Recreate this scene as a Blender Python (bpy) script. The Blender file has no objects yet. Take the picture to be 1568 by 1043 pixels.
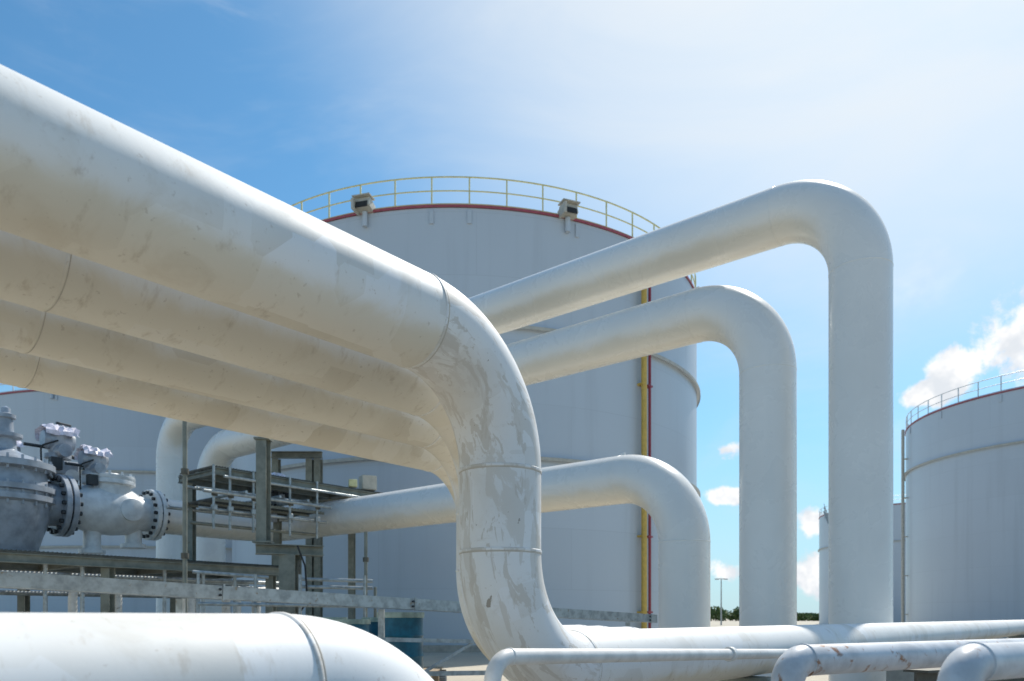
import bpy, math, random
from mathutils import Vector, Matrix
random.seed(7)
rad = math.radians
scene = bpy.context.scene
scene.view_settings.view_transform = 'Standard'
scene.view_settings.look = 'None'
scene.view_settings.exposure = 0

# ------------------------------------------------------------------ materials
def new_mat(name):
    m = bpy.data.materials.new(name); m.use_nodes = True
    nt = m.node_tree
    for n in list(nt.nodes): nt.nodes.remove(n)
    o = nt.nodes.new('ShaderNodeOutputMaterial'); b = nt.nodes.new('ShaderNodeBsdfPrincipled')
    nt.links.new(b.outputs[0], o.inputs[0])
    return m, nt, b
def N(nt, t, **kw):
    n = nt.nodes.new(t)
    for k, v in kw.items():
        if k in n.inputs: n.inputs[k].default_value = v
        else: setattr(n, k, v)
    return n
def mixc(nt, fac, a, b, mode='MIX'):
    n = nt.nodes.new('ShaderNodeMix'); n.data_type = 'RGBA'; n.blend_type = mode
    for s, val in ((n.inputs[0], fac), (n.inputs[6], a), (n.inputs[7], b)):
        if isinstance(val, (int, float)): s.default_value = val
        elif isinstance(val, tuple): s.default_value = (*val, 1) if len(val) == 3 else val
        else: nt.links.new(val, s)
    return n.outputs[2]
def noise(nt, coord, scale, detail=4, rough=.55, dist=0, mapscale=None):
    if mapscale:
        mp = nt.nodes.new('ShaderNodeMapping'); mp.inputs['Scale'].default_value = mapscale
        nt.links.new(coord, mp.inputs[0]); coord = mp.outputs[0]
    n = N(nt, 'ShaderNodeTexNoise', Scale=scale, Detail=detail, Roughness=rough, Distortion=dist)
    nt.links.new(coord, n.inputs['Vector'])
    return n.outputs['Fac']
def step(nt, val, lo, hi, out=1.0):
    n = nt.nodes.new('ShaderNodeMapRange'); n.interpolation_type = 'SMOOTHSTEP'
    n.inputs[1].default_value = lo; n.inputs[2].default_value = hi; n.inputs[3].default_value = 0; n.inputs[4].default_value = out
    nt.links.new(val, n.inputs[0]); return n.outputs[0]
def math_(nt, op, a, b=None):
    n = nt.nodes.new('ShaderNodeMath'); n.operation = op
    for i, x in enumerate((a, b)):
        if x is None: continue
        if isinstance(x, (int, float)): n.inputs[i].default_value = x
        else: nt.links.new(x, n.inputs[i])
    return n.outputs[0]
def bump(nt, b, h, strength=.2, dist=.01):
    n = N(nt, 'ShaderNodeBump', Strength=strength, Distance=dist)
    nt.links.new(h, n.inputs['Height']); nt.links.new(n.outputs[0], b.inputs['Normal'])

def pipe_paint(name, base, worn=0.5, rough=.42, s=1.0, chips=.0, under_bounce=.0):
    m, nt, b = new_mat(name)
    tc = nt.nodes.new('ShaderNodeTexCoord'); ob = tc.outputs['Object']; uv = tc.outputs['UV']
    big = noise(nt, ob, 1.1*s, 3, .5)
    col = mixc(nt, step(nt, big, .35, .7, .8), base, tuple(c*.91 for c in base))
    st = noise(nt, ob, 3.2*s, 5, .65, .6)
    if worn > .3:
        # rectangular touch-up paint areas
        v = N(nt, 'ShaderNodeTexVoronoi', Scale=3.1*s); v.distance = 'CHEBYCHEV'; v.inputs['Randomness'].default_value = .9
        nt.links.new(uv, v.inputs['Vector'])
        sx = nt.nodes.new('ShaderNodeSeparateColor'); nt.links.new(v.outputs['Color'], sx.inputs[0])
        fade = step(nt, big, .38, .60, 1.0*worn)
        col = mixc(nt, math_(nt, 'MULTIPLY', step(nt, sx.outputs[0], .70, .705), fade), col, (base[0]*.82, base[1]*.80, base[2]*.77))
        col = mixc(nt, step(nt, sx.outputs[1], .82, .825, .8*worn), col, (base[0]*1.03, base[1]*1.05, base[2]*1.10))
        dr = noise(nt, uv, 6, 5, .68, .2, (1.0, 2.2, 1))
        col = mixc(nt, step(nt, dr, .56, .74, .8*worn), col, (.50, .45, .38))
        sp = noise(nt, ob, 30, 3, .7)
        col = mixc(nt, step(nt, sp, .64, .72, .6*worn), col, (.42, .37, .31))
        sm = noise(nt, uv, 2.3, 6, .72, .3, (1, 1.6, 1))
        col = mixc(nt, step(nt, sm, .62, .70, .7*worn), col, (.40, .34, .28))
    col = mixc(nt, step(nt, st, .54, .70, .5*worn), col, (.59, .55, .48))
    if under_bounce > 0:
        # warm ground-bounce tone painted into the colour of the undersides
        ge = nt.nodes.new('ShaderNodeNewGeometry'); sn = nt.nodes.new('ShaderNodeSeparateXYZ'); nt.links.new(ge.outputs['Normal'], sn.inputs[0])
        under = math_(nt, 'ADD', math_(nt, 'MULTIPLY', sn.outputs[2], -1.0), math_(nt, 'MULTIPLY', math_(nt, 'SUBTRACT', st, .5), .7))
        col = mixc(nt, step(nt, under, .28, .64, under_bounce), col, mixc(nt, 1.0, col, (.88, .80, .66), 'MULTIPLY'))
    if chips > 0:
        a1 = noise(nt, uv, 4.2, 5, .6, 1.0, (1.6, .5, 1))
        col = mixc(nt, step(nt, a1, .52, .55, chips), col, (.62, .585, .53))
        a2 = noise(nt, uv, 8.5, 5, .65, 1.0, (1.4, .42, 1))
        col = mixc(nt, step(nt, a2, .56, .585, chips*.9), col, (.55, .505, .44))
        a3 = noise(nt, ob, 13, 5, .6, .5)
        col = mixc(nt, step(nt, a3, .70, .71, chips), col, (.22, .17, .12))
    nt.links.new(col, b.inputs['Base Color'])
    rr = nt.nodes.new('ShaderNodeMapRange'); nt.links.new(st, rr.inputs[0])
    rr.inputs[3].default_value = rough-.08; rr.inputs[4].default_value = rough+.16
    nt.links.new(rr.outputs[0], b.inputs['Roughness'])
    if worn > .3: bump(nt, b, st, .22, .006)
    return m

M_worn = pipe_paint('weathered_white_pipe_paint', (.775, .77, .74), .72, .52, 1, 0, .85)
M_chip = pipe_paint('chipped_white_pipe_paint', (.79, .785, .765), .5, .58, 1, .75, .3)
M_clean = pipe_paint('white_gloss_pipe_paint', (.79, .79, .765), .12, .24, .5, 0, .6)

def tank_paint(name, base):
    m, nt, b = new_mat(name)
    tc = nt.nodes.new('ShaderNodeTexCoord'); uv = tc.outputs['UV']
    br = N(nt, 'ShaderNodeTexBrick', Scale=1.0)
    br.inputs['Brick Width'].default_value = 7.5; br.inputs['Row Height'].default_value = 2.35
    br.inputs['Mortar Size'].default_value = .018; br.inputs['Mortar Smooth'].default_value = .6
    br.inputs['Color1'].default_value = (*base, 1); br.inputs['Color2'].default_value = (*[c*.955 for c in base], 1)
    br.inputs['Mortar'].default_value = (*[c*.88 for c in base], 1)
    nt.links.new(uv, br.inputs['Vector'])
    sn = noise(nt, uv, .9, 4, .6, 0, (1.6, .07, 1))
    col = mixc(nt, step(nt, sn, .5, .75, .5), br.outputs['Color'], tuple(c*.80 for c in base))
    bn = noise(nt, uv, .25, 2, .5)
    col = mixc(nt, step(nt, bn, .4, .7, .35), col, tuple(c*.92 for c in base))
    nt.links.new(col, b.inputs['Base Color']); b.inputs['Roughness'].default_value = .38
    bump(nt, b, bn, .35, .05)
    return m
M_tank = tank_paint('tank_shell_paint', (.50, .555, .61))

def simple(name, col, rough=.5, metal=0, var=.15, sc=6, dirt=None, bmp=0):
    m, nt, b = new_mat(name)
    tc = nt.nodes.new('ShaderNodeTexCoord'); ob = tc.outputs['Object']
    n1 = noise(nt, ob, sc, 4, .6)
    c = mixc(nt, step(nt, n1, .35, .7), tuple(x*(1+var*.4) for x in col), tuple(x*(1-var) for x in col))
    if dirt:
        n2 = noise(nt, ob, sc*1.7, 5, .65, .5)
        c = mixc(nt, step(nt, n2, dirt[1], dirt[1]+.1), c, dirt[0])
    nt.links.new(c, b.inputs['Base Color']); b.inputs['Roughness'].default_value = rough; b.inputs['Metallic'].default_value = metal
    if bmp: bump(nt, b, n1, bmp, .01)
    return m
M_red = simple('dark_red_rim_paint', (.36, .08, .10), .5)
M_redpipe = simple('fire_red_paint', (.30, .03, .05), .4)
M_yel = simple('yellow_pipe_paint', (.60, .40, .08), .45)
M_rail = simple('pale_yellow_rail_paint', (.66, .62, .32), .5)
M_railw = simple('galvanised_rail', (.60, .62, .62), .45, .3)
M_galv = simple('galvanised_steel', (.40, .43, .43), .42, .4, .3, 9, ((.28, .23, .17), .60), .15)
M_olive = simple('grey_green_steel_paint', (.22, .225, .185), .5, .1, .25, 5, ((.20, .13, .08), .64))
M_dark = simple('dark_grating_steel', (.12, .11, .085), .6, .3, .3, 8)
M_bolt = simple('dark_bolt_steel', (.05, .055, .06), .45, .6)
M_seam = simple('tan_weld_seam', (.52, .47, .40), .6)
M_valve = simple('valve_body_paint', (.68, .71, .72), .35, 0, .15, 5, ((.42, .40, .36), .64), .2)
M_valveg = simple('grey_valve_paint', (.34, .38, .43), .35, .1, .25, 4, ((.22, .2, .18), .66), .2)
M_plastic = simple('crumpled_plastic_wrap', (.74, .71, .80), .2, 0, .2, 12, None, .8)
M_rust = simple('rust_streaked_white_pipe', (.64, .65, .66), .38, 0, .22, 8, ((.32, .16, .085), .57), .2)
M_rustw = simple('thin_white_pipe', (.74, .72, .68), .42, 0, .15, 9, ((.42, .34, .26), .62), .15)
M_blue = simple('blue_drum_paint', (.012, .13, .19), .4, 0, .3, 7)
M_lid = simple('drum_lid', (.40, .46, .36), .5, 0, .3, 9)
M_wood = simple('pallet_wood', (.33, .25, .16), .8, 0, .3, 14)
M_conc = simple('concrete_plinth', (.42, .39, .34), .85, 0, .2, 5)
M_black = simple('black_opening', (.03, .03, .03), .8)
M_beige = simple('beige_box_paint', (.46, .44, .38), .55)
M_redbox = simple('red_box_paint', (.40, .03, .03), .4)

# ------------------------------------------------------------------ mesh builder
class B:
    def __init__(s, name, mats):
        s.name, s.mats = name, mats; s.v, s.f, s.mi, s.uv = [], [], [], []
    def add(s, vs, fs, mat, uvs=None):
        o = len(s.v); s.v += [tuple(v) for v in vs]
        if mat not in s.mats: s.mats.append(mat)
        k = s.mats.index(mat)
        for i, f in enumerate(fs):
            s.f.append([a+o for a in f]); s.mi.append(k)
            s.uv.append(uvs[i] if uvs else [(vs[a][0], vs[a][2]) for a in f])
    def sweep(s, pts, r, mat, seg=24, caps=True, L0=0):
        pts = [Vector(p) for p in pts]; n = len(pts)
        rs = r if isinstance(r, (list, tuple)) else [r]*n
        T = []
        for i in range(n):
            a = pts[max(i-1, 0)]; b = pts[min(i+1, n-1)]; T.append((b-a).normalized())
        up = Vector((0, 0, 1)) if abs(T[0].z) < .9 else Vector((1, 0, 0))
        nrm = (up - T[0]*up.dot(T[0])).normalized()
        vs = []; L = L0; Ls = []
        for i in range(n):
            if i: 
                L += (pts[i]-pts[i-1]).length
                nrm = T[i-1].rotation_difference(T[i]) @ nrm
                nrm = (nrm - T[i]*nrm.dot(T[i])).normalized()
            Ls.append(L); bn = T[i].cross(nrm)
            for j in range(seg):
                a = 2*math.pi*j/seg
                vs.append(pts[i] + (nrm*math.cos(a)+bn*math.sin(a))*rs[i])
        fs, uvs = [], []
        for i in range(n-1):
            for j in range(seg):
                k = (j+1) % seg
                fs.append([i*seg+j, i*seg+k, (i+1)*seg+k, (i+1)*seg+j])
                c = 2*math.pi*rs[i]/seg
                uvs.append([(j*c, Ls[i]), ((j+1)*c, Ls[i]), ((j+1)*c, Ls[i+1]), (j*c, Ls[i+1])])
        if caps:
            fs.append(list(range(seg))[::-1]); uvs.append([(0, 0)]*seg)
            fs.append([(n-1)*seg+j for j in range(seg)]); uvs.append([(0, 0)]*seg)
        s.add(vs, fs, mat, uvs)
    def tube(s, p, q, r, mat, seg=10): s.sweep([p, q], r, mat, seg)
    def lathe(s, o, axis, prof, mat, seg=32):
        o = Vector(o); ax = Vector(axis).normalized()
        up = Vector((0, 0, 1)) if abs(ax.z) < .9 else Vector((1, 0, 0))
        n = (up-ax*up.dot(ax)).normalized(); b = ax.cross(n); vs = []
        for h, r in prof:
            for j in range(seg):
                a = 2*math.pi*j/seg; vs.append(o+ax*h+(n*math.cos(a)+b*math.sin(a))*max(r, .0005))
        fs, uvs = [], []; d = 0
        for i in range(len(prof)-1):
            dl = math.hypot(prof[i+1][0]-prof[i][0], prof[i+1][1]-prof[i][1])
            for j in range(seg):
                k = (j+1) % seg; fs.append([i*seg+j, i*seg+k, (i+1)*seg+k, (i+1)*seg+j])
                c = 2*math.pi*prof[i][1]/seg
                uvs.append([(j*c, d), ((j+1)*c, d), ((j+1)*c, d+dl), (j*c, d+dl)])
            d += dl
        s.add(vs, fs, mat, uvs)
    def flange(s, o, axis, r, th, mat, nb=16, rb=.03, bmat=None):
        s.lathe(o, axis, [(-th/2, .001), (-th/2, r-.01), (-th/2+.01, r), (th/2-.01, r), (th/2, r-.01), (th/2, .001)], mat, 40)
        ax = Vector(axis).normalized(); up = Vector((0, 0, 1)) if abs(ax.z) < .9 else Vector((1, 0, 0))
        n = (up-ax*up.dot(ax)).normalized(); b = ax.cross(n)
        for j in range(nb):
            a = 2*math.pi*(j+.5)/nb; c = Vector(o)+(n*math.cos(a)+b*math.sin(a))*(r-rb*1.9)
            s.lathe(c, ax, [(-th/2-rb*1.6, .001), (-th/2-rb*1.6, rb), (th/2+rb*1.6, rb), (th/2+rb*1.6, .001)], bmat or M_bolt, 6)
    def box(s, c, size, mat, rz=0, bev=0, rx=0):
        c = Vector(c); R = Matrix.Rotation(rz, 3, 'Z') @ Matrix.Rotation(rx, 3, 'X'); x, y, z = [a/2 for a in size]
        b = bev or min(x, y, z)*.12
        vs, fs = [], []
        idx = {}
        for sx in (-1, 1):
            for sy in (-1, 1):
                for sz in (-1, 1):
                    for ax in range(3):
                        p = [sx*(x-b), sy*(y-b), sz*(z-b)]
                        p[ax] = (sx*x, sy*y, sz*z)[ax]
                        idx[(sx, sy, sz, ax)] = len(vs); vs.append(c+R @ Vector(p))
        for ax in range(3):
            o1, o2 = [(1, 2), (2, 0), (0, 1)][ax]
            for sg in (-1, 1):
                q = []
                for a, bb in ((-1, -1), (1, -1), (1, 1), (-1, 1)):
                    k = [0, 0, 0]; k[ax] = sg; k[o1] = a; k[o2] = bb; q.append(idx[(*k, ax)])
                fs.append(q if sg > 0 else q[::-1])
        for ax in range(3):
            o1, o2 = [(1, 2), (2, 0), (0, 1)][ax]
            for a in (-1, 1):
                for bb in (-1, 1):
                    def K(sv, f):
                        k = [0, 0, 0]; k[ax] = sv; k[o1] = a; k[o2] = bb; return idx[(*k, f)]
                    q = [K(-1, o1), K(1, o1), K(1, o2), K(-1, o2)]
                    fs.append(q if a*bb > 0 else q[::-1])
        for sx in (-1, 1):
            for sy in (-1, 1):
                for sz in (-1, 1):
                    t = [idx[(sx, sy, sz, i)] for i in range(3)]
                    fs.append(t if sx*sy*sz > 0 else t[::-1])
        s.add(vs, fs, mat)
    def beam(s, p, q, w, h, mat):
        p, q = Vector(p), Vector(q); d = (q-p); d.normalize()
        up = Vector((0, 0, 1)) if abs(d.z) < .95 else Vector((0, 1, 0))
        sd = d.cross(up).normalized(); up = sd.cross(d)
        vs = [a+sd*(i*w/2)+up*(j*h/2) for a in (p, q) for i, j in ((-1, -1), (1, -1), (1, 1), (-1, 1))]
        s.add(vs, [[0, 1, 2, 3], [7, 6, 5, 4], [0, 4, 5, 1], [1, 5, 6, 2], [2, 6, 7, 3], [3, 7, 4, 0]], mat)
    def ibeam(s, p, q, w, h, mat, t=.02):
        p, q = Vector(p), Vector(q); d = (q-p).normalized()
        up = Vector((0, 0, 1)) if abs(d.z) < .95 else Vector((.2, 1, 0)).normalized()
        sd = d.cross(up).normalized(); up = sd.cross(d)
        s.beam(p+up*(h/2-t/2), q+up*(h/2-t/2), w, t, mat); s.beam(p-up*(h/2-t/2), q-up*(h/2-t/2), w, t, mat)
        s.beam(p, q, t, h-2*t-.002, mat)
    def finish(s, angle=38):
        me = bpy.data.meshes.new(s.name); me.from_pydata(s.v, [], s.f)
        for m in s.mats: me.materials.append(m)
        me.polygons.foreach_set('material_index', s.mi)
        uvl = me.uv_layers.new(name='UVMap'); data = []
        for u in s.uv:
            for a in u: data += [a[0], a[1]]
        uvl.data.foreach_set('uv', data)
        me.polygons.foreach_set('use_smooth', [True]*len(me.polygons))
        import bmesh
        bm = bmesh.new(); bm.from_mesh(me); bmesh.ops.recalc_face_normals(bm, faces=bm.faces); bm.to_mesh(me); bm.free()
        me.set_sharp_from_angle(angle=rad(angle))
        ob = bpy.data.objects.new(s.name, me); scene.collection.objects.link(ob)
        return ob

def route(corners, bend, steps=20):
    c = [Vector(p) for p in corners]; pts = [c[0]]; welds = []
    for i in range(1, len(c)-1):
        bd = bend[i-1] if isinstance(bend, (list, tuple)) else bend
        a = (c[i-1]-c[i]).normalized(); b = (c[i+1]-c[i]).normalized()
        ang = a.angle(b); t = bd/math.tan(ang/2)
        cen = c[i]+(a+b).normalized()*(bd/math.sin(ang/2))
        s0 = c[i]+a*t; s1 = c[i]+b*t; r0 = s0-cen; r1 = s1-cen; tot = r0.angle(r1)
        axis = r0.cross(r1).normalized()
        for k in range(steps+1):
            pts.append(cen + Matrix.Rotation(tot*k/steps, 3, axis) @ r0)
        welds += [(s0, -a), (s1, b)]
    pts.append(c[-1]); return pts, welds

def weld(b, pos, tan, r, mat, w=.012, h=.005):
    b.lathe(pos, tan, [(-w, r-.002), (-w*.5, r+h), (w*.5, r+h), (w, r-.002)], mat, 64)

U = Vector((.6366, .7712, 0)); V = Vector((-.7712, .6366, 0)); Z = Vector((0, 0, 1))

# ------------------------------------------------------------------ left pipe bank (four large pipes)
rP = .21
c0 = Vector((-.06, 3.89, 0))
for i, t in enumerate((0, .595, 1.16, 1.78)):
    xy = c0 + V*.567*i + U*t
    top, low = 2.644, 1.013
    ends = 60 if i == 0 else 2.2 - i*.1
    cs = [xy-U*(9+t)+Z*top, xy+Z*top, xy+Z*low, xy+U*ends+Z*low]
    bends = [.60, .62]
    if i: 
        cs.append(xy+U*ends-Z*.1); bends.append(.5)
    pts, w = route(cs, bends, 28)
    b = B('white_pipeline', [M_worn])
    if i == 0:
        k1 = 1; k2 = len(pts)-1
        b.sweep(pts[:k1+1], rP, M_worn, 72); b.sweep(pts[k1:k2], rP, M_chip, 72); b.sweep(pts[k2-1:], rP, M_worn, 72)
        for d in (3.2, 9, 15, 22, 30, 40, 50):
            p = xy+U*d
            b.box(p+Z*.36, (.35, .5, .74), M_conc, math.atan2(U.y, U.x))
            b.box(p+Z*.765, (.2, .42, .07), M_olive, math.atan2(U.y, U.x))
    else:
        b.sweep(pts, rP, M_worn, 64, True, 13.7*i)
    for p_, t_ in w:
        weld(b, p_, t_, rP, M_chip, .010, .004)
        if i == 0: weld(b, p_+t_*.011, t_, rP+.0015, M_seam, .003, .0008)
    for d in (4.4, 7) if i == 0 else (2.05+.45*i, 5.9-.3*i):
        weld(b, xy-U*d+Z*top, U, rP, M_worn, .008, .0025); weld(b, xy-U*(d-.009)+Z*top, U, rP+.0015, M_seam, .002, .0006)
    b.finish(50)

b = B('white_pipeline', [M_worn])
xy = Vector((-.277, 2.68, 0))
pts, w = route([xy-U*7+Z*1.10, xy+Z*1.10, xy-Z*.1], .63, 28)
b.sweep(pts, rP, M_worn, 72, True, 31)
for p_, t_ in w: weld(b, p_, t_, rP, M_chip); weld(b, p_+t_*.013, t_, rP+.0015, M_seam, .003, .001)
b.finish(50)

# ------------------------------------------------------------------ right pipe family (nested in one vertical plane)
rA = .465; a0 = Vector((5.50, 11.94, 0))
def lug(b, p, d):
    b.box(p, (.1, .03, .07), M_clean, math.atan2(d.y, d.x))
for s0, s1, z in ((0, 22.5, 8.06), (1.483, 19.84, 6.76)):
    b = B('overhead_pipe', [M_clean])
    p, q = a0+V*s0, a0+V*s1
    pts, w = route([p-Z*.1, p+Z*z, q+Z*z, q-Z*.1], 1.3, 24)
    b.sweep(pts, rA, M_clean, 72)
    for p_, t_ in w: weld(b, p_, t_, rA, M_clean, .016, .004)
    lug(b, w[1][0]+Z*(rA+.02), V)
    b.lathe(p, Z, [(0, .75), (.1, .75), (.1, rA), ], M_conc, 40)
    b.finish(50)
b = B('overhead_pipe', [M_clean])
p, q = a0+V*3.035, a0+V*16.55; z = 3.97
e = q-U*3.3
pts, w = route([p-Z*.1, p+Z*z, q+Z*z, e+Z*z], [1.3, 1.0], 24)
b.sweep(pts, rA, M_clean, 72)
for p_, t_ in w: weld(b, p_, t_, rA, M_clean, .016, .004)
lug(b, w[1][0]+Z*(rA+.02), V)
b.finish(50)

# ------------------------------------------------------------------ valve station
def L(t, dz=0, dv=0): return q - U*t + V*dv + Z*(z+dz)
b = B('strainer_valve', [M_valve])
b.flange(L(3.36), U, .66, .11, M_valve, 18, .045); b.flange(L(3.50), U, .66, .11, M_valve, 18, .045)
b.lathe(L(3.55), -U, [(0, .44), (.25, .46), (.5, .58), (.9, .62), (1.4, .60), (1.75, .5), (1.95, .46)], M_valve, 40)
b.lathe(L(4.5, .3), Z, [(0, .5), (.32, .5), (.34, .60), (.42, .60), (.43, .58), (.47, .60), (.54, .60), (.56, .3), (.62, .25), (.66, .001)], M_valve, 32)
for k in range(12):
    a = k*math.pi/6; b.lathe(L(4.5, .62)+Vector((math.cos(a)*.55, math.sin(a)*.55, 0)), Z, [(0, .035), (.3, .035), (.3, .001)], M_valve, 6)
b.lathe(L(4.2, 0, -.5), -V, [(0, .28), (.14, .28), (.16, .22), (.18, .001)], M_valve, 24)
b.lathe(L(3.9, -.3), -Z, [(0, .2), (.5, .2), (.5, .3), (.6, .3), (.6, .001)], M_valve, 24)
b.lathe(L(4.9, -.3), -Z, [(0, .2), (.7, .2), (.7, .3), (.8, .3), (.8, .001)], M_valve, 24)
b.flange(L(5.5), U, .74, .12, M_valveg, 18, .05); b.flange(L(5.66), U, .74, .12, M_valveg, 18, .05)
b.finish()
b = B('control_valve', [M_valveg])
o = L(6.75)
b.lathe(L(5.7), -U, [(0, .5), (.4, .5), (.6, .6)], M_valveg, 32)
b.lathe(o-Z*1.35, Z, [(0, .001), (0, .75), (.12, .78), (.14, .62), (.5, .72), (.9, .86), (1.25, .9), (1.3, 1.0), (1.42, 1.0), (1.44, .9), (1.5, .9), (1.52, 1.0), (1.64, 1.0),
      (1.66, .84), (2.0, .8), (2.04, .98), (2.18, .98), (2.2, .85), (2.3, .7), (2.4, .4), (2.5, .22), (2.75, .2), (2.78, .33), (2.86, .33), (2.88, .16), (3.2, .14), (3.22, .2), (3.3, .2), (3.34, .1), (3.45, .09), (3.5, .001)], M_valveg, 40)
for k in range(20):
    a = k*math.pi/10
    b.lathe(o+Vector((math.cos(a)*.92, math.sin(a)*.92, -.12)), Z, [(-.05, .03), (.48, .03), (.48, .001)], M_valveg, 6)
    b.lathe(o+Vector((math.cos(a)*.9, math.sin(a)*.9, .6)), Z, [(0, .03), (.33, .03), (.33, .001)], M_valveg, 6)
b.finish()
def actuator(pos, sc=1, stem=True):
    b = B('valve_actuator', [M_valveg]); o = Vector(pos)
    b.lathe(o-Z*1.6*sc, Z, [(0, .16*sc), (1.3*sc, .16*sc), (1.3*sc, .3*sc), (1.4*sc, .3*sc), (1.4*sc, .2*sc), (1.65*sc, .26*sc), (1.95*sc, .28*sc), (2.1*sc, .15*sc), (2.12*sc, .001)], M_valveg, 24)
    b.lathe(o-U*.35*sc+Z*.15*sc, U, [(0, .001), (0, .2*sc), (.1*sc, .25*sc), (.6*sc, .25*sc), (.7*sc, .2*sc), (.7*sc, .001)], M_valveg, 24)
    b.tube(o-U*.75*sc-Z*.05, o-U*.2*sc-Z*.05, .04*sc, M_bolt)
    b.tube(o+U*.3*sc-Z*.2, o+U*.8*sc-Z*.25, .05*sc, M_bolt)
    b.lathe(o-V*.5*sc-Z*.15*sc, V, [(0, .001), (0, .16*sc), (.3*sc, .18*sc), (.3*sc, .001)], M_valveg, 20)
    b.lathe(o+U*.55*sc-Z*.35*sc, U, [(0, .001), (0, .14*sc), (.28*sc, .14*sc), (.32*sc, .08*sc), (.32*sc, .001)], M_bolt, 16)
    b.box(o-V*.15*sc-Z*.55*sc+U*.1*sc, (.5*sc, .45*sc, .32*sc), M_valveg, .88)
    b.box(o-V*.42*sc-Z*.5*sc-U*.2*sc, (.26*sc, .2*sc, .3*sc), M_bolt, .88)
    b.lathe(o-V*.38*sc-Z*.75*sc+U*.2*sc, V, [(0, .001), (0, .17*sc), (.1*sc, .2*sc), (.2*sc, .2*sc), (.2*sc, .001)], M_valve, 20)
    cp, _ = route([o-U*.1+Z*.1*sc-V*.3*sc, o-U*.5*sc-V*.35*sc-Z*.1*sc, o-U*.45*sc-V*.3*sc-Z*1.2*sc], .15*sc, 6)
    b.sweep(cp, .022*sc, M_black, 8)
    if stem:
        b.tube(o+Z*.3*sc, o+Z*.62*sc, .035*sc, M_bolt); b.tube(o+Z*.6*sc-U*.04, o+Z*.58*sc+U*.3, .03*sc, M_bolt)
    nu, nv = 14, 9; vs = []
    for j in range(nv):
        for i in range(nu):
            a = math.pi*.85*i/(nu-1)+.35
            rr = (.35+.13*random.random())*sc
            vs.append(o-U*.15*sc+U*(j/(nv-1)*.75-.25+.07*random.random())*sc+(-V)*math.cos(a)*rr+Z*(math.sin(a)*rr+.1*sc))
    b.add(vs, [[j*nu+i, j*nu+i+1, (j+1)*nu+i+1, (j+1)*nu+i] for j in range(nv-1) for i in range(nu-1)], M_plastic)
    b.flange(o-Z*1.0*sc, Z, .36*sc, .08, M_valveg, 10, .03)
    return b.finish(20)
actuator((-11.35, 18.9, 5.55), 1.0); actuator((-10.35, 18.7, 5.05), .85, False); actuator((-6.25, 19.8, 4.75), .6, False); actuator((-12.2, 18.2, 5.2), .8)

# ------------------------------------------------------------------ platforms
def uvp(a, c, zz): return U*a+V*c+Z*zz
def platform(name, ua, ub, va, vb, zt, posts):
    b = B(name, [M_dark])
    n = int((ub-ua)/.07)
    for k in range(n+1):
        a = ua+(ub-ua)*k/n; b.beam(uvp(a, va+.05, zt), uvp(a, vb-.05, zt), .012, .035, M_dark)
    m = int((vb-va)/.3)
    for k in range(m+1):
        c = va+(vb-va)*k/m; b.beam(uvp(ua, c, zt-.03), uvp(ub, c, zt-.03), .03, .02, M_dark)
    for c in (va, (va+vb)/2, vb): b.ibeam(uvp(ua, c, zt-.13), uvp(ub, c, zt-.13), .12, .16, M_olive, .016)
    k = ua
    while k <= ub+.01:
        b.ibeam(uvp(k, va+.07, zt-.15), uvp(k, vb-.07, zt-.15), .1, .12, M_olive, .014); k += 1.9
    for a, c in posts:
        b.ibeam(uvp(a, c, 0), uvp(a, c, zt-.22), .16, .16, M_olive, .018)
        b.box(uvp(a, c, .04), (.35, .35, .08), M_conc, .69)
    return b
b = platform('valve_access_platform', -2, 9.7, 14.5, 19.0, 2.42, [(x, y) for x in (0, 3, 6, 9.4) for y in (14.6, 18.9)])
for dz, c, r in ((-.35, 15.2, .045), (-.45, 16.2, .06), (-.3, 17.3, .04), (-.62, 18.0, .05)):
    b.tube(uvp(-2, c, 2.42+dz), uvp(10.5, c, 2.42+dz), r, M_galv)
for a in (5.0, 5.6, 7.1, 7.9, 8.6, 3.6):
    b.tube(uvp(a, 14.7, .6), uvp(a, 14.7, 2.35), .035, M_galv)
for a, c, r in ((8.8, 14.9, .06), (7.9, 15.2, .09), (5.7, 15.4, .08), (9.6, 15.5, .1)):
    pp, _ = route([uvp(a, c, 0), uvp(a, c, 1.9), uvp(a+.9, c+.2, 1.9), uvp(a+.9, c+.2, 0)], .25, 8)
    b.sweep(pp, r, M_rustw, 16)
b.box(uvp(9.9, 14.65, 2.35), (.14, .12, .08), M_redbox, .6)
b.finish()
b = platform('upper_access_platform', 9.0, 14.2, 16.2, 17.9, 4.76, [(14.0, 17.6)])
for a in (9.2, 11.6): 
    b.ibeam(uvp(a, 17.7, 0), uvp(a, 17.7, 4.54), .16, .16, M_olive)
for zz, c in ((3.75, 16.2), (3.9, 17.7), (4.12, 16.0), (3.45, 16.6), (4.3, 16.9)):
    b.tube(uvp(8.6, c, zz), uvp(12.05, c, zz), .04, M_galv if c != 16.6 else M_olive)
b.tube(uvp(9.1, 16.0, 4.5), uvp(14.6, 16.0, 4.5), .035, M_galv)
for a in (9.6, 10.5, 11.3): b.tube(uvp(a, 15.9, 4.2), uvp(a, 18.2, 4.2), .035, M_galv)
for k in range(36): b.beam(uvp(9.0+k*.085, 16.3, 4.02), uvp(9.0+k*.085, 17.6, 4.02), .014, .035, M_dark)
for c in (16.3, 16.95, 17.6): b.beam(uvp(9.0, c, 3.99), uvp(12.05, c, 3.99), .06, .06, M_olive)
b.box(uvp(13.6, 16.4, 5.0), (.42, .35, .40), M_beige, .5)
b.box(uvp(13.0, 16.3, 4.9), (.22, .2, .2), M_rail, .3)
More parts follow.
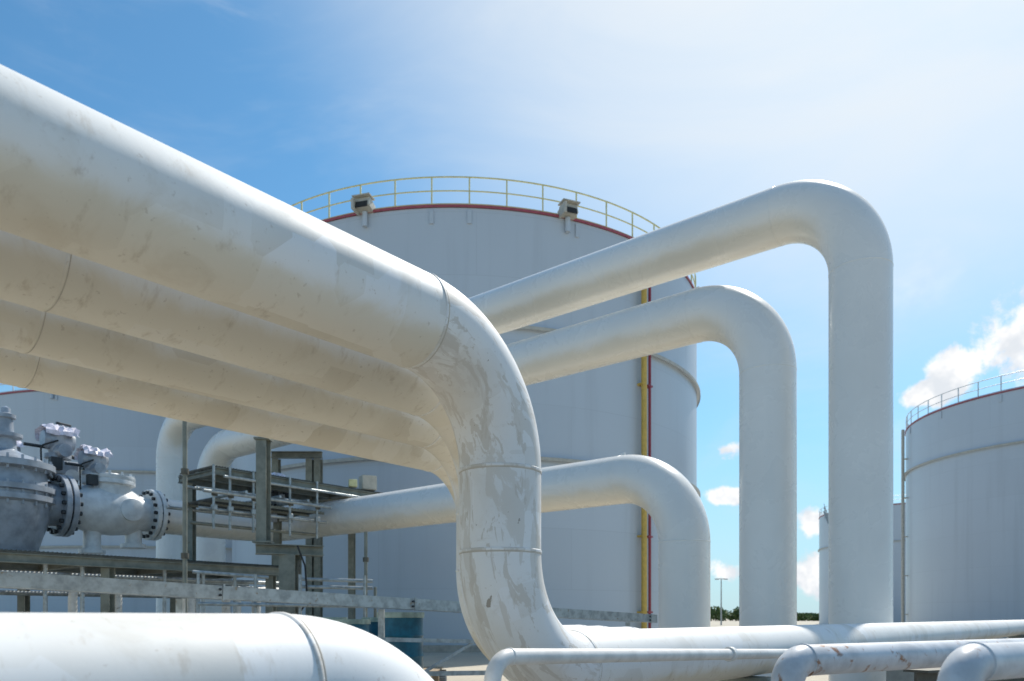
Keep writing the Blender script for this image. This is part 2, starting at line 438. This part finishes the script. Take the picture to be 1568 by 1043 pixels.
for a in (8.9, 9.3, 9.9, 10.9, 11.7):
    b.tube(uvp(a, 16.1, 3.3), uvp(a, 16.1, 4.75), .03, M_galv)
    b.box(uvp(a, 16.08, 3.78), (.12, .12, .12), M_galv, .6); b.box(uvp(a, 16.06, 4.1), (.12, .12, .12), M_dark, .2)
b.finish()

def pole(x, y, z0, z1, r=.04, mat=M_galv, name='scaffold_pole'):
    b = B(name, [mat]); b.tube((x, y, z0), (x, y, z1), r, mat, 14)
    for k in range(3):
        zz = z0+(z1-z0)*(.2+.3*k); b.lathe((x, y, zz), Z, [(0, r), (0, r*1.7), (.09, r*1.7), (.09, r)], M_dark, 10)
    b.box((x, y, z0+.01), (.2, .2, .02), mat); return b.finish()
pole(-5.19, 12, 0, 4.45, .036, M_olive); pole(-2.92, 15.1, 0, 3.0, .035, M_olive); pole(-2.75, 15.2, 0, 1.9, .03, M_olive)

b = B('steel_pipe_support', [M_olive])
b.ibeam((-4.93, 15, 2.75), (-4.93, 15, 4.80), .2, .2, M_olive)
b.ibeam((-5.05, 14.9, 2.64), (-3.85, 15.4, 2.64), .3, .2, M_olive)
b.ibeam((-4.44, 15.15, 0), (-4.44, 15.15, 2.54), .32, .3, M_olive, .025)
b.box((-4.93, 15, 2.78), (.34, .34, .04), M_olive); b.box((-4.93, 15, 4.82), (.3, .3, .04), M_olive)
b.box((-4.44, 15.15, .1), (.7, .7, .2), M_conc)
b.tube((-4.2, 14.9, 1.0), (-4.2, 14.9, 2.4), .03, M_dark)
pts, _ = route([(-4.2, 14.8, 2.7), (-4.05, 14.8, 2.3), (-4.0, 14.8, 1.6), (-4.3, 14.8, 1.2)], .2, 8)
b.sweep(pts, .018, M_black, 8)
b.finish()
b = B('steel_pipe_support', [M_olive])
for x in (-7.45, -6.38, -6.12): b.ibeam((x, 23.9, 0), (x, 23.9, 6.3), .2, .2, M_olive)
b.ibeam((-7.6, 23.9, 6.42), (-6.0, 23.9, 6.42), .2, .2, M_olive)
b.ibeam((-7.6, 23.9, 5.2), (-6.0, 23.9, 5.2), .1, .1, M_olive)
b.finish()

b = B('tubular_handrail', [M_galv])
for p_, q_ in (((-6.0, 14.2, 2.15), (-4.8, 14.9, 2.08)), ((-4.2, 14.9, 2.05), (-2.8, 15.2, 2.02)), ((-4.2, 14.9, 1.9), (-2.8, 15.2, 1.88)), ((-5.9, 14.2, 1.55), (-2.0, 14.9, 1.5))):
    b.tube(p_, q_, .035, M_galv)
for x in (-5.9, -4.9, -4.1, -2.9): b.tube((x, 14.2+(x+6)*.22, 0), (x, 14.2+(x+6)*.22, 2.12), .03, M_galv)
b.finish()

b = B('cable_tray', [M_galv])
A = Vector((-5.6, 5.4, 1.69)); E = Vector((2.45, 12.78, 1.27)); d = (E-A).normalized(); sd = d.cross(Z).normalized()
b.beam(A, E, .012, .125, M_galv)
b.beam(A+Z*.065-sd*.03, E+Z*.065-sd*.03, .07, .008, M_galv); b.beam(A-Z*.065-sd*.03, E-Z*.065-sd*.03, .07, .008, M_galv)
b.beam(A-sd*.45, E-sd*.45, .012, .125, M_galv)
Lt = (E-A).length; k = .4
while k < Lt:
    b.beam(A+d*k-sd*.01, A+d*k-sd*.44, .04, .03, M_galv); k += .45
k = .8
while k < Lt:
    p = A+d*k-sd*.2
    b.beam((p.x, p.y, 0), (p.x, p.y, p.z-.08), .07, .07, M_galv)
    b.beam(A+d*(k+.35)+sd*.012, A+d*(k+.37)+sd*.012, .012, .17, M_galv)
    for zz in (.03, -.03):
        b.lathe(A+d*(k+.32)+sd*.012+Z*zz, sd, [(0, .014), (.02, .014), (.02, .001)], M_bolt, 6)
    k += 2.4
b.beam(A+d*5-Z*.45, E-Z*.45, .05, .05, M_galv)
k = 5.2
while k < Lt-1:
    b.beam(A+d*k-Z*.42, A+d*(k+.9)-Z*.85, .025, .035, M_galv); b.beam(A+d*(k+.9)-Z*.85, A+d*(k+1.8)-Z*.42, .025, .035, M_galv); k += 1.8
b.beam(A+d*5-Z*.87, E-Z*.87, .05, .06, M_galv)
b.finish()

# ------------------------------------------------------------------ drums on pallet
def drum(x, y, z0, r=.31, h=.88):
    b = B('blue_steel_drum', [M_blue])
    pr = [(0, .001), (0, r), (.03, r+.008)]
    for k in (h*.33, h*.66): pr += [(k-.03, r), (k, r+.014), (k+.03, r)]
    pr += [(h-.03, r), (h-.015, r+.012), (h, r+.008), (h, r-.01)]
    b.lathe((x, y, z0), Z, pr, M_blue, 36)
    b.lathe((x, y, z0+h-.015), Z, [(0, r-.01), (.0, .001)], M_lid, 36)
    b.lathe((x, y, z0+h-.05), Z, [(0, r+.005), (0, r+.02), (.075, r+.02), (.075, r-.02), (0, r-.02)], M_lid, 36)
    return b.finish()
drum(-1.56, 10.6, .47, .31, .87); drum(-2.55, 11.9, .42, .3, .82); drum(-3.2, 13.2, .42, .3, .85); drum(-2.2, 12.7, .42, .3, .85)
b = B('timber_pallet', [M_wood])
for k in range(12): b.box((-3.5+.2*k, 11.9, .40), (.14, 3.2, .03), M_wood)
for k in range(3): b.box((-2.4, 10.6+1.3*k, .325), (2.5, .1, .11), M_wood)
for k in range(3):
    for j in range(3): b.box((-3.3+1.0*k, 10.6+1.3*j, .135), (.3, .3, .26), M_conc)
b.finish()

# ------------------------------------------------------------------ small foreground pipes
b = B('small_white_pipe', [M_rustw])
s_ = Vector((-.075, 2.9, 1.147)); e_ = s_+U*9+Z*-.30
pts, w = route([(s_.x, s_.y, 0), s_, e_], .1, 12)
b.sweep(pts, .033, M_rustw, 28)
for p_, t_ in w: weld(b, p_, t_, .033, M_rustw, .006, .003)
b.lathe(s_+(e_-s_).normalized()*2.2, U, [(-.02, .033), (-.02, .045), (.02, .045), (.02, .033)], M_rustw, 20)
b.finish(50)
D2 = Vector((.85, .527, 0)).normalized()
for x, y, zz, r in ((1.03, 2.83, 1.135, .060), (1.225, 2.08, 1.172, .054)):
    b = B('rusty_vent_pipe', [M_rust])
    pts, w = route([(x, y, -.05), (x, y, zz), Vector((x, y, zz))+D2*7], .095, 14)
    b.sweep(pts, r, M_rust, 32)
    for p_, t_ in w: weld(b, p_, t_, r, M_rust, .008, .004)
    b.finish(50)
b = B('pipe_rack_beam', [M_dark])
b.ibeam((3.2, 6.0, .78), (6.5, 8.2, .74), .2, .2, M_dark)
for x, y in ((3.4, 6.1), (5.0, 7.2), (6.4, 8.1)): b.ibeam((x, y, 0), (x, y, .66), .14, .14, M_dark)
b.finish()

# ------------------------------------------------------------------ storage tanks
def tank(cx, cy, R, H, rings, railmat, pipes=(), boxes=(), spacing=1.4, stair=None):
    b = B('storage_tank', [M_tank]); seg = 160; C = Vector((cx, cy, 0))
    b.lathe(C, Z, [(0, R), (H, R)], M_tank, seg)
    b.lathe(C, Z, [(H+.01, R+.01), (H+.01, R+.06), (H+.10, R+.06), (H+.10, R-.02)], M_red, seg)
    b.lathe(C, Z, [(H+.08, R), (H+.3, R*.85), (H+.9, R*.3), (H+1.0, .001)], M_tank, 96)
    b.lathe(C, Z, [(0, R+.5), (.25, R+.5), (.25, R)], M_conc, 96)
    for zr in rings:
        b.lathe(C, Z, [(zr, R), (zr, R+.17), (zr+.05, R+.17), (zr+.05, R)], M_tank, seg)
        b.lathe(C, Z, [(zr-.07, R+.165), (zr+.06, R+.165), (zr+.06, R+.18), (zr-.07, R+.18), (zr-.07, R+.165)], M_beige, seg)
    n = int(2*math.pi*R/spacing); rr = R-.05
    for k in range(n):
        a = 2*math.pi*(k+.5)/n; p = C+Vector((math.sin(a)*rr, -math.cos(a)*rr, H+.08))
        b.beam(p, p+Z*1.1, .055, .055, railmat)
        if k % 3 == 0: b.box(C+Vector((math.sin(a)*(R+.03), -math.cos(a)*(R+.03), H-.35)), (.16, .05, .5), M_tank, a)
    for hz, rt in ((1.18, .032), (.66, .028)):
        b.lathe(C+Z*(H+hz), Z, [(rt*math.cos(t*math.pi/3), rr+rt*math.sin(t*math.pi/3)) for t in range(7)], railmat, seg)
    b.lathe(C+Z*(H+.08), Z, [(0, rr), (.12, rr)], railmat, seg)
    for deg, mt, r, off in pipes:
        a = rad(deg); dirn = Vector((math.sin(a), -math.cos(a), 0)); p = C+dirn*(R+off)
        b.tube(p, p+Z*(H-.05), r, mt, 12)
        k = 1.5
        while k < H:
            b.box(p-dirn*off*.5+Z*k, (.3, .3, .07), mt, a); k += 3.1
    for deg in boxes:
        a = rad(deg); dirn = Vector((math.sin(a), -math.cos(a), 0)); sdn = Vector((math.cos(a), math.sin(a), 0))
        p = C+dirn*(R+.12)+Z*(H+.22)
        b.box(p, (.62, .55, .36), M_beige, a, 0, -.25); b.box(p+dirn*.29-Z*.05, (.5, .03, .24), M_black, a, 0, -.25)
        b.beam(p+dirn*.12+Z*.27-sdn*.36, p+dirn*.12+Z*.27+sdn*.36, .5, .04, M_beige)
        b.box(p-sdn*.3-Z*.05+dirn*.2, (.1, .5, .4), M_beige, a)
        b.tube(p-Z*.2, p-Z*.75, .10, M_tank, 14)
    if stair:
        a0_, a1_ = stair; m = 60
        for k in range(m):
            a = rad(a0_+(a1_-a0_)*k/m); dirn = Vector((math.sin(a), -math.cos(a), 0)); zz = .3+H*k/m
            b.box(C+dirn*(R+.42)+Z*zz, (.28, .75, .04), M_galv, a)
            p = C+dirn*(R+.8)+Z*zz; b.beam(p, p+Z*1.1, .04, .04, M_galv)
        for hz in (0, .55, 1.1):
            b.sweep([C+Vector((math.sin(rad(a0_+(a1_-a0_)*k/m)), -math.cos(rad(a0_+(a1_-a0_)*k/m)), 0))*(R+.8)+Z*(.3+H*k/m+hz) for k in range(m+1)], .04 if hz else .09, M_galv, 6)
    return b.finish(30)
tank(-2.3, 40, 11.73, 16.6, (12.2, 7.3), M_rail, ((39.9, M_yel, .12, .25), (41.9, M_redpipe, .06, .2)), (-16, 22, 74), 1.4)
tank(-25.5, 65.2, 19, 15.2, (10.2, 5.6), M_railw, (), (-8,), 1.6)
tank(42.3, 56.8, 11.3, 16.3, (12.8,), M_railw, ((-108, M_beige, .12, .35),), (), 1.5)
tank(56, 106, 12, 15.6, (11,), M_railw, (), (), 1.8, (-40, -85))

# ------------------------------------------------------------------ ground
m, nt, bs = new_mat('pale_gravel_and_concrete')
tc = nt.nodes.new('ShaderNodeTexCoord'); ob = tc.outputs['Object']
c = mixc(nt, step(nt, noise(nt, ob, .15, 4, .6), .4, .65), (.50, .45, .355), (.42, .375, .30))
c = mixc(nt, step(nt, noise(nt, ob, 6, 5, .7), .5, .7, .5), c, (.28, .25, .21))
nt.links.new(c, bs.inputs['Base Color']); bs.inputs['Roughness'].default_value = .9
b = B('ground', [m])
b.add([Vector((-3000, -3000, 0)), Vector((3000, -3000, 0)), Vector((3000, 3000, 0)), Vector((-3000, 3000, 0))], [[0, 1, 2, 3]], m); b.finish()
# dark ground strip added camera-side of the pipe row to cut bounce light
M_strip = simple('dark_strip_surface', (.13, .13, .13), .85, 0, .3, 3, ((.20, .19, .175), .6))
b = B('dark_ground_strip', [M_strip])
r0_, r1_ = -4.2, 2.1
b.add([uvp(-30, r0_, .004), uvp(45, r0_, .004), uvp(45, r1_, .004), uvp(-30, r1_, .004)], [[0, 1, 2, 3]], M_strip)
b.beam(uvp(-30, r1_+.06, .06), uvp(45, r1_+.06, .06), .12, .12, M_conc)
b.beam(uvp(-30, r0_-.06, .06), uvp(45, r0_-.06, .06), .12, .12, M_conc)
b.finish()

ml, nt, bs = new_mat('foliage')
tc = nt.nodes.new('ShaderNodeTexCoord')
c = mixc(nt, step(nt, noise(nt, tc.outputs['Object'], .6, 4, .6), .4, .6), (.12, .18, .05), (.07, .12, .035))
nt.links.new(c, bs.inputs['Base Color']); bs.inputs['Roughness'].default_value = .7
M_bark = simple('bark', (.12, .09, .06), .9)
b = B('distant_trees', [ml])
for k in range(44):
    f = k/43; x = 63+f*42+random.uniform(-1, 1); y = 250+random.uniform(-8, 12)
    hmax = 5.2 if x < 76 else 3.0
    hh = random.uniform(.75, 1)*hmax; rr = random.uniform(1.6, 2.6)
    b.sweep([(x, y, 0), (x, y, hh*.5), (x+.2, y, hh*.8)], [.18, .12, .05], M_bark, 6)
    vs, fs = [], []
    for j in range(230):
        d3 = Vector((random.gauss(0, 1), random.gauss(0, 1), random.gauss(0, 1))).normalized()*random.uniform(.35, 1)
        p = Vector((x+d3.x*rr, y+d3.y*rr, hh*.5+d3.z*hh*.5)); sz = random.uniform(.2, .45)
        a = Vector((random.gauss(0, 1), random.gauss(0, 1), random.gauss(0, 1))).normalized(); c2 = a.orthogonal().normalized(); d4 = a.cross(c2)
        o = len(vs); vs += [p+c2*sz, p+d4*sz, p-c2*sz, p-d4*sz]; fs.append([o, o+1, o+2, o+3])
    b.add(vs, fs, ml)
b.finish()
b = B('street_lamp', [M_galv])
b.sweep([(33.2, 120, 0), (33.2, 120, 7.3)], [.14, .08], M_galv, 10)
b.beam((32.6, 120, 7.35), (33.8, 120, 7.35), .1, .1, M_galv); b.box((32.5, 120, 7.3), (.6, .35, .16), M_galv); b.box((33.9, 120, 7.3), (.6, .35, .16), M_galv)
b.finish()

# ------------------------------------------------------------------ sky, sun, clouds
AZ, EL = 32, 50
dirv = Vector((math.sin(rad(AZ))*math.cos(rad(EL)), math.cos(rad(AZ))*math.cos(rad(EL)), math.sin(rad(EL))))
w = bpy.data.worlds.new('World'); scene.world = w; w.use_nodes = True
nt = w.node_tree
for n in list(nt.nodes): nt.nodes.remove(n)
out = nt.nodes.new('ShaderNodeOutputWorld'); bg = nt.nodes.new('ShaderNodeBackground'); nt.links.new(bg.outputs[0], out.inputs[0])
sky = nt.nodes.new('ShaderNodeTexSky'); sky.sky_type = 'NISHITA'; sky.sun_disc = False
sky.sun_elevation = rad(EL); sky.sun_rotation = rad(AZ); sky.air_density = 1.0; sky.dust_density = .6; sky.ozone_density = 1.2
tc = nt.nodes.new('ShaderNodeTexCoord'); g = tc.outputs['Generated']
col = mixc(nt, 1.0, sky.outputs[0], (.66, 1.17, 1.34), 'MULTIPLY')
# thin white haze veil, thickest toward the sun and low over the horizon
dt = nt.nodes.new('ShaderNodeVectorMath'); dt.operation = 'DOT_PRODUCT'; nt.links.new(g, dt.inputs[0]); dt.inputs[1].default_value = dirv
sg = nt.nodes.new('ShaderNodeSeparateXYZ'); nt.links.new(g, sg.inputs[0])
hz = math_(nt, 'SUBTRACT', 1.0, step(nt, sg.outputs[2], -.02, .36))
col = mixc(nt, math_(nt, 'MULTIPLY', hz, .8), col, (4.9, 6.6, 7.8))
ci = noise(nt, g, 2.2, 5, .6, .8, (1, 1, 2.5))
veil = math_(nt, 'MULTIPLY', step(nt, dt.outputs['Value'], .76, 1.0, .95), math_(nt, 'ADD', math_(nt, 'MULTIPLY', ci, .7), .65))
veil = math_(nt, 'MINIMUM', veil, 1.0)
col = mixc(nt, veil, col, (8.0, 8.4, 8.8))
nzA = noise(nt, g, 17, 7, .6, .2); nzB = noise(nt, g, 7, 5, .6, .4, (1, 1, 2.2))
shade = step(nt, noise(nt, g, 26, 3, .6), .38, .62)
cc = mixc(nt, shade, (7.2, 7.6, 8.1), (9.6, 9.6, 9.6))
def puff(x, z, sx, sz, soft=.25, amt=1.0, nz=None):
    """cloud at a compass direction / elevation (tangents), edges broken up by noise"""
    global col
    c = Vector((x, 1, z)).normalized()
    mp = nt.nodes.new('ShaderNodeVectorMath'); mp.operation = 'SUBTRACT'; nt.links.new(g, mp.inputs[0]); mp.inputs[1].default_value = c
    sc = nt.nodes.new('ShaderNodeVectorMath'); sc.operation = 'MULTIPLY'; nt.links.new(mp.outputs[0], sc.inputs[0]); sc.inputs[1].default_value = (1/sx, 1/sx, 1/sz)
    ln = nt.nodes.new('ShaderNodeVectorMath'); ln.operation = 'LENGTH'; nt.links.new(sc.outputs[0], ln.inputs[0])
    v = math_(nt, 'SUBTRACT', math_(nt, 'MULTIPLY', nz or nzA, 3.4), ln.outputs['Value'])
    col = mixc(nt, step(nt, v, .9, .9+soft*2, amt), col, cc)
col = mixc(nt, step(nt, ci, .48, .8, .35), col, (6.6, 7.5, 8.3))
for p_ in ((.60, .335, .05, .030), (.65, .375, .055, .045), (.70, .34, .06, .05), (.56, .30, .05, .018), (.285, .222, .035, .013), (.40, .125, .03, .022), (.30, .16, .05, .011), (.29, .06, .05, .02), (.40, .055, .035, .035)):
    puff(*p_)
for p_ in ((.52, .44, .14, .05, .7, .35), (-.36, .80, .08, .02, .9, .5), (.6, .25, .3, .06, .9, .3), (-.55, .75, .15, .05, .9, .2)):
    puff(*p_, nz=nzB)
nt.links.new(col, bg.inputs[0]); bg.inputs[1].default_value = .11

sun = bpy.data.lights.new('sun', 'SUN'); sun.energy = 5.0; sun.angle = rad(.53); sun.color = (1, .955, .88)
so = bpy.data.objects.new('sun', sun); scene.collection.objects.link(so)
so.rotation_euler = dirv.to_track_quat('Z', 'Y').to_euler(); so.location = dirv*50

# ------------------------------------------------------------------ camera
cam = bpy.data.cameras.new('camera'); cam.sensor_width = 36; cam.lens = 36*1158/1568; cam.shift_y = .270
cam.clip_end = 6000; cam.clip_start = .05
cam.dof.use_dof = True; cam.dof.focus_distance = 4.8; cam.dof.aperture_fstop = 3.2
co = bpy.data.objects.new('camera', cam); scene.collection.objects.link(co); co.location = (0, 0, 1.3); co.rotation_euler = (rad(90), 0, 0)
scene.camera = co
